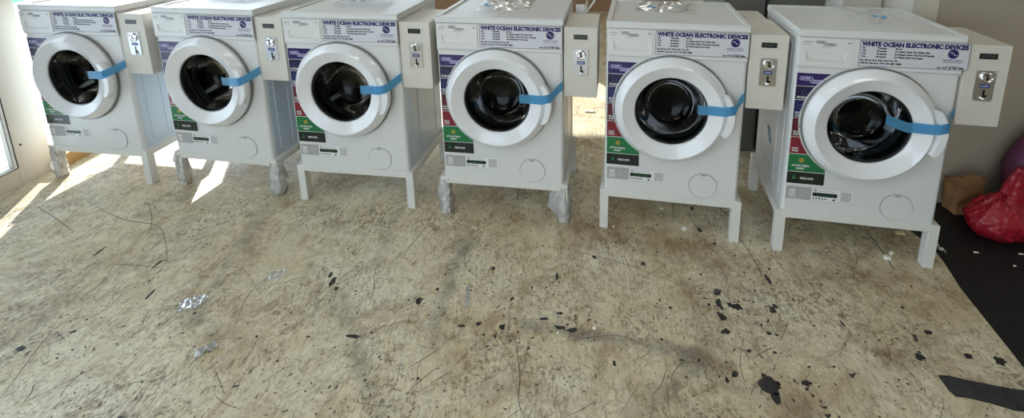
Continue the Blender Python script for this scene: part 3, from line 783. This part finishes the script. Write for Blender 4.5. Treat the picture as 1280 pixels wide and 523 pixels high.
# outdoors
def paver():
    m = mat('pale_pavers', S((200,205,210)), 0.8, nscale=3, namt=.08); nt = m.node_tree
    br = nt.nodes.new('ShaderNodeTexVoronoi'); br.feature = 'DISTANCE_TO_EDGE'; br.inputs['Scale'].default_value = 5
    g = nt.nodes.new('ShaderNodeNewGeometry'); nt.links.new(g.outputs['Position'], br.inputs['Vector'])
    r = nt.nodes.new('ShaderNodeValToRGB'); r.color_ramp.elements[0].position = .02; r.color_ramp.elements[1].position = .05
    r.color_ramp.elements[0].color = S((120,118,114)); r.color_ramp.elements[1].color = S((206,212,218))
    nt.links.new(br.outputs['Distance'], r.inputs[0]); nt.links.new(r.outputs[0], nt.nodes['Principled BSDF'].inputs['Base Color'])
    return m
M['paver'] = paver()
b = MB(); b.quad([(-40,-30,-.03),(-3.02,-30,-.03),(-3.02,40,-.03),(-40,40,-.03)]); b.quad([(-3.02,6.66,-.03),(40,6.66,-.03),(40,40,-.03),(-3.02,40,-.03)]); b.quad([(-3.02,-30,-.03),(40,-30,-.03),(40,-3.1,-.03),(-3.02,-3.1,-.03)])
structure(b.build('ground', 'paver'))
M['greenb'] = mat('pale_green_board', S((120,196,160)), 0.6, nscale=3, namt=.05)
b = MB(); b.box(-6.4,-6.3,4.2,5.6,.47,1.1,0); b.box(-6.42,-6.28,4.15,4.2,-.03,1.15,1); b.box(-6.42,-6.28,4.15,5.65,.42,.47,1); b.box(-6.42,-6.28,5.6,5.65,-.03,1.15,1); b.box(-6.42,-6.28,4.15,5.65,1.1,1.15,1)
tag(b.build('hoarding', ['greenb','frame']), 'pale green board outdoors beyond the opening at top left', 'board')

# ------------------------------------------------------------ things stacked behind the two right machines
M['carton'] = mat('white_carton', S((214,212,204)), 0.7, nscale=5, namt=.04)
M['grey'] = mat('grey_metal', S((104,104,102)), 0.5, nscale=9, namt=.2)
def carton(name, m, x0,x1,y0,y1,z1, label, cat, flap=True):
    b = MB(); b.box(x0,x1,y0,y1,0,z1,0)
    if flap:
        b.box(x0-.001,x1+.001,(y0+y1)/2-.025,(y0+y1)/2+.025,z1-.001,z1+.0008,1); b.box(x0+.02,x1-.02,y0-.0008,y0,z1-.16,z1-.155,1)
    tag(b.build(name, [m,'softseam'], bevel=.003), label, cat)
carton('storage_crate','grey',1.00,1.24,2.62,3.0,1.16,'dark grey crate behind the coin box of the second machine from the right','crate')
carton('metal_cabinet','grey',1.26,1.57,2.60,3.0,1.20,'grey metal cabinet behind the lid of the far right washing machine','cabinet')
carton('packing_carton','carton',1.585,1.80,2.45,2.9,1.3,'tall white packing carton behind the far right washing machine','carton')

# ------------------------------------------------------------ red plastic bag
def crumple_blob(mb, c, rx, ry, rz, seed, amp, pear=0.0, mi=0, nu=56, nv=36, zmin=0.004, pleat=0.0):
    def fn(u, v):
        a = 2*PI*u; t = PI*v; st, ct = math.sin(t), math.cos(t)
        d = Vector((math.cos(a)*st, math.sin(a)*st, ct))
        n1 = noise.noise(d*2.2+Vector((seed,0,0)))*.6; n2 = abs(noise.noise(d*5.5+Vector((seed,3,0))))*.9; n3 = noise.noise(d*13+Vector((seed,7,0)))*.25
        k = 1+amp*(n1+n2+n3)+pleat*math.sin(a*11+4*noise.noise(d*2))*max(0,ct)
        s_ = 1-pear*max(0, ct)**1.2
        return (c[0]+rx*k*d.x*s_, c[1]+ry*k*d.y*s_, max(zmin, c[2]+rz*k*d.z))
    mb.grid(fn, nu, nv, mi)
M['red'] = mat('red_plastic_film', S((158,26,44)), 0.32, nscale=14, namt=.25, bump=.7, bscale=26)
root = empty('plastic_bag', (2.060,1.865,0.0))
b = MB(); crumple_blob(b, (0,0,0.098), .142,.100,.110, 4.4, .13, .42, pleat=.045, nu=110, nv=60)
b.build('bag_body', 'red', root, smooth=True, angle=80)
b = MB()
def hf(u, v):
    a = 2*PI*u; z = .17+.17*v; r = .045*(1-v)**1.3+.020+.012*math.sin(PI*v)*(1+.3*math.sin(a*5)); 
    nn = noise.noise(Vector((math.cos(a)*2, math.sin(a)*2, z*30)))*.008
    return (.055+.012*v+(r*.95+nn)*math.cos(a), .01+(r*.7+nn)*math.sin(a), z if v < .99 else z-.004)
b.grid(hf, 28, 16); b.quad([hf(k/28,1) for k in range(28)])
b.build('bag_handle', 'red', root, smooth=True, angle=30)
tag(root, 'crumpled red plastic bag tied at the top, on the black mat', 'plastic bag')

# brown paper bag leaning at the wall
M['kraft'] = mat('brown_paper', S((150,108,70)), 0.85, nscale=8, namt=.15, bump=.6, bscale=22)
M['kraftin'] = mat('brown_paper_inside', S((112,66,40)), 0.9)
root = empty('paper_bag', (2.035,2.040,0.004), 0.1)
b = MB()
def pb(u, v, inset=0.0):
    per = u*4; side = int(per) % 4; t = per-int(per); w2, d2 = .060-inset, .036-inset
    P4 = [(-w2,-d2),(w2,-d2),(w2,d2),(-w2,d2)]; p, q = P4[side], P4[(side+1)%4]
    x = p[0]+(q[0]-p[0])*t; y = p[1]+(q[1]-p[1])*t
    zt_ = .185+.03*math.sin(u*2*PI*1+1.0)+.012*noise.noise(Vector((x*40,y*40,3)))
    z = v*zt_; k = 1+.12*v
    nn = noise.noise(Vector((x*22,y*22,z*18)))*.014
    return (x*k+nn, y*k+nn*.8, z+.001)
b.grid(lambda u,v: pb(u*.9999, v), 40, 14, 0)
b.grid(lambda u,v: pb(u*.9999, 1-v*.85, .004), 40, 10, 1)
b.quad([pb(k/40*.9999,0) for k in range(40)], 0)
b.build('bag_body', ['kraft','kraftin'], root, smooth=True, angle=25)
tag(root, 'small open brown paper bag between the right machine and the red bag', 'paper bag')

# purple ball at the frame edge
M['purple'] = mat('purple_fabric', S((92,38,72)), 0.5, nscale=5, namt=.12, bump=.2, bscale=9)
root = empty('bean_bag', (2.375,1.968,0.003))
b = MB(); crumple_blob(b, (0,0,.265), .215,.110,.265, 2.2, .05, .15, nu=72, nv=48, zmin=0.001)
b.build('bag_cover', 'purple', root, smooth=True, angle=70)
b = MB(); b.tube([(-.03,-.02,.505),(-.02,-.03,.54),(.02,-.03,.54),(.03,-.02,.505)], .008, 8); b.build('carry_loop', 'purple', root, smooth=True)
tag(root, 'large rounded purple bean bag cut by the right edge, behind the red bag', 'bean bag')

# ------------------------------------------------------------ litter
def foil(u, v, w, d, rot, label, seed, h=.012, m='bag', name='plastic_scrap', cat='scrap', grp=None):
    p = fl(u, v); root = MB()
    def fn(a, c_):
        x = (a-.5)*w*(1+.2*noise.noise(Vector((c_*3,seed,1)))); y = (c_-.5)*d*(1+.25*noise.noise(Vector((a*3,seed,5))))
        z = .001+h*(abs(noise.noise(Vector((x*38+seed,y*38,1))))+.5*abs(noise.noise(Vector((x*90,y*90,seed)))))*1.4
        return (x, y, z)
    root.grid(fn, 20, 16)
    o = root.build(name, m, smooth=True, angle=50); o.location = (p.x,p.y,0); o.rotation_euler = (0,0,rot)
    return tag(o, label, cat, grp)
M['foil'] = glassy('silvery_film', (.8,.84,.88,1), 3.0, .12, (.85,.88,.92,1), .45)
M['foam'] = mat('white_foam', S((235,232,222)), .8, nscale=40, namt=.04)
M['cream'] = mat('cream_chip', S((222,212,160)), .7)
M['straw'] = mat('pale_straw', S((200,180,140)), .6)
foil(240,381,.085,.06,.3,'crumpled silvery plastic packet on the floor at left, farther from camera',3.3,.016,'foil')
foil(258,438,.065,.035,.7,'small twisted silvery film scrap on the floor at left, nearer the camera',6.3,.014,'foil')
foil(345,345,.07,.05,.2,'faint clear film scrap flat on the floor, front of the third machine',9.3,.006,'bag')
foil(584,372,.012,.11,.15,'narrow clear film strip on the floor before the third machine from the right',12.3,.005,'foil')
foil(855,288,.030,.022,.4,'small crumpled white tissue scrap in front of the second machine from the right',15.3,.014,'foam')
foil(1174,312,.020,.050,.5,'torn clear film shred on the black mat by the right front leg',18.3,.02,'foil')
foil(118,214+3,.05,.04,.5,'clear film scrap in the sunlight under the far left machine',21.3,.01,'bag')
def chip(u, v, w, d, h, rot, m, name, label, cat, grp=None):
    p = fl(u, v); b = MB(); z0_ = 0.0035 if p.x > 1.70 else 0.0
    top = [(-.5,-.5),(.42,-.56),(.55,.3),(.1,.55),(-.48,.46)]
    b.quad([(x*w*.9,y*d*.9,h) for x,y in top]); b.quad([(x*w,y*d,0) for x,y in top])
    for i in range(5):
        p0, p1 = top[i], top[(i+1)%5]; b.quad([(p0[0]*w,p0[1]*d,0),(p1[0]*w,p1[1]*d,0),(p1[0]*w*.9,p1[1]*d*.9,h),(p0[0]*w*.9,p0[1]*d*.9,h)])
    o = b.build(name, m, bevel=min(w,d,h)*.15); o.location = (p.x,p.y,z0_+.0005); o.rotation_euler = (0,0,rot); return tag(o, label, cat, grp)
chip(1109,324,.030,.016,.014,-.35,'foam','foam_piece','white foam piece under the far right machine, the larger of two','foam piece')
chip(1114,318,.020,.014,.012,.4,'foam','foam_piece','white foam piece under the far right machine, the smaller of two','foam piece')
chip(1125,292,.040,.020,.006,0,'cream','cream_chip','yellowish flat chip under the right end of the far right machine','chip')
chip(743,411,.014,.012,.005,.5,'foam','white_chip','white chip on the grey dirt track in the middle foreground','chip')
chip(827,261,.012,.012,.006,.2,'foam','white_chip','white chip under the second machine from the right','chip')
chip(767,284,.010,.010,.006,.2,'foam','white_chip','tiny white chip beside the left leg of the second machine from the right','chip')
chip(511,443,.008,.008,.004,.2,'foam','white_chip','tiny white chip alone on the foreground floor, left of centre','chip')
chip(1220,317,.022,.006,.003,-.2,'foam','white_chip','white sliver on the black mat in front of the red bag','chip')
chip(1268,334,.012,.007,.003,.2,'foam','white_chip','small white chip on the black mat near the right edge','chip')
chip(1276,319,.022,.007,.003,0,'foam','white_chip','white chip on the black mat right of the red bag','chip')
chip(737,140,.075,.020,.008,-.1,'foam','foam_strip','white foam strip on the floor seen in the gap behind the machines','foam strip')
chip(697,417,.010,.008,.003,1,'foam','white_chip','tiny white chip beside the dark smear in the middle foreground','chip')
b = MB(); p, q = fl(1139,347), fl(1124,386); b.tube([(p.x,p.y,.003),((p.x+q.x)/2,(p.y+q.y)/2,.0035),(q.x,q.y,.003)], .0022)
tag(b.build('drinking_straw','straw',smooth=True), 'thin pale stick lying on the floor in front of the far right machine', 'stick')
b = MB(); c = fl(993,290); pts = []
for k in range(25):
    a = 2*PI*k/24*.92+.5; pts.append((c.x+.030*math.cos(a), c.y+.024*math.sin(a), .002))
b.tube(pts, .0012, 6); tag(b.build('string_loop','straw',smooth=True), 'loop of pale string on the floor by the far right machine left leg', 'string')

# ------------------------------------------------------------ light
w = bpy.data.worlds.new('sky'); SC.world = w; w.use_nodes = True
bg = w.node_tree.nodes['Background']; bg.inputs['Color'].default_value = (0.72,0.86,1.0,1); bg.inputs['Strength'].default_value = 2.9
sd = bpy.data.lights.new('sun','SUN'); sd.energy = 9.0; sd.angle = math.radians(0.6); sd.color = (1.0,0.97,0.92)
so = bpy.data.objects.new('sun', sd); C.objects.link(so)
el = math.radians(25); d = Vector((0.44,-0.90,0)).normalized()*math.cos(el); d.z = -math.sin(el)
so.rotation_euler = d.to_track_quat('-Z','Y').to_euler()
M['tube'] = mat('fill_tube_glow', (1,1,1,1), .5, emis=((1.0,0.97,0.92,1), 4.0))
for k, (x, y) in enumerate(((-1.2,0.3),(1.3,0.3),(-1.2,-1.6),(1.3,-1.6),(0.2,4.2))):  # unseen fill lamps, added overhead to control the room's brightness
    root = empty('added_fill_lamp', (x,y,3.0))
    b = MB(); b.box(-.62,.62,-.05,.05,-.045,0); b.build('fill_lamp_housing','plastic',root,bevel=.004)
    b = MB(); b.tube([(-.58,0,-.07),(.58,0,-.07)], .016, 12); b.build('fill_lamp_tube','tube',root,smooth=True)
    ld = bpy.data.lights.new('fill_lamp_light','AREA'); ld.shape = 'RECTANGLE'; ld.size = 1.16; ld.size_y = .08; ld.energy = 4.5; ld.color = (1.0,0.96,0.90)
    lo = bpy.data.objects.new('fill_lamp_light', ld); C.objects.link(lo); lo.parent = root; lo.location = (0,0,-.09)
    tag(root, 'added fill lamp out of view, %s' % ['over the left front floor','over the right front floor','behind the camera, left','behind the camera, right','over the floor behind the machines'][k], 'ceiling lamp', 'added fill lamps')

# ------------------------------------------------------------ camera
cd = bpy.data.cameras.new('camera'); cam = bpy.data.objects.new('camera', cd); C.objects.link(cam)
cd.sensor_width = 36.0; cd.lens = F/1280*36.0
cd.shift_x = (640-CX)/1280; cd.shift_y = (CY-261.5)/1280
o0 = ray(CX, CY); xa = (ray(CX+F, CY)-o0).normalized(); ya = (ray(CX, CY+F)-o0).normalized(); za = o0.normalized()
mtx = Matrix((( xa.x,-ya.x,-za.x,0),(xa.y,-ya.y,-za.y,0),(xa.z,-ya.z,-za.z,0),(0,0,0,1)))
cam.matrix_world = Matrix.Translation((0,0,HC)) @ mtx
cd.clip_start = .02
SC.camera = cam
SC.view_settings.view_transform = 'Standard'; SC.view_settings.look = 'None'; SC.view_settings.gamma = 1.0
SC.view_settings.exposure = 0.40
SC.view_settings.use_curve_mapping = False
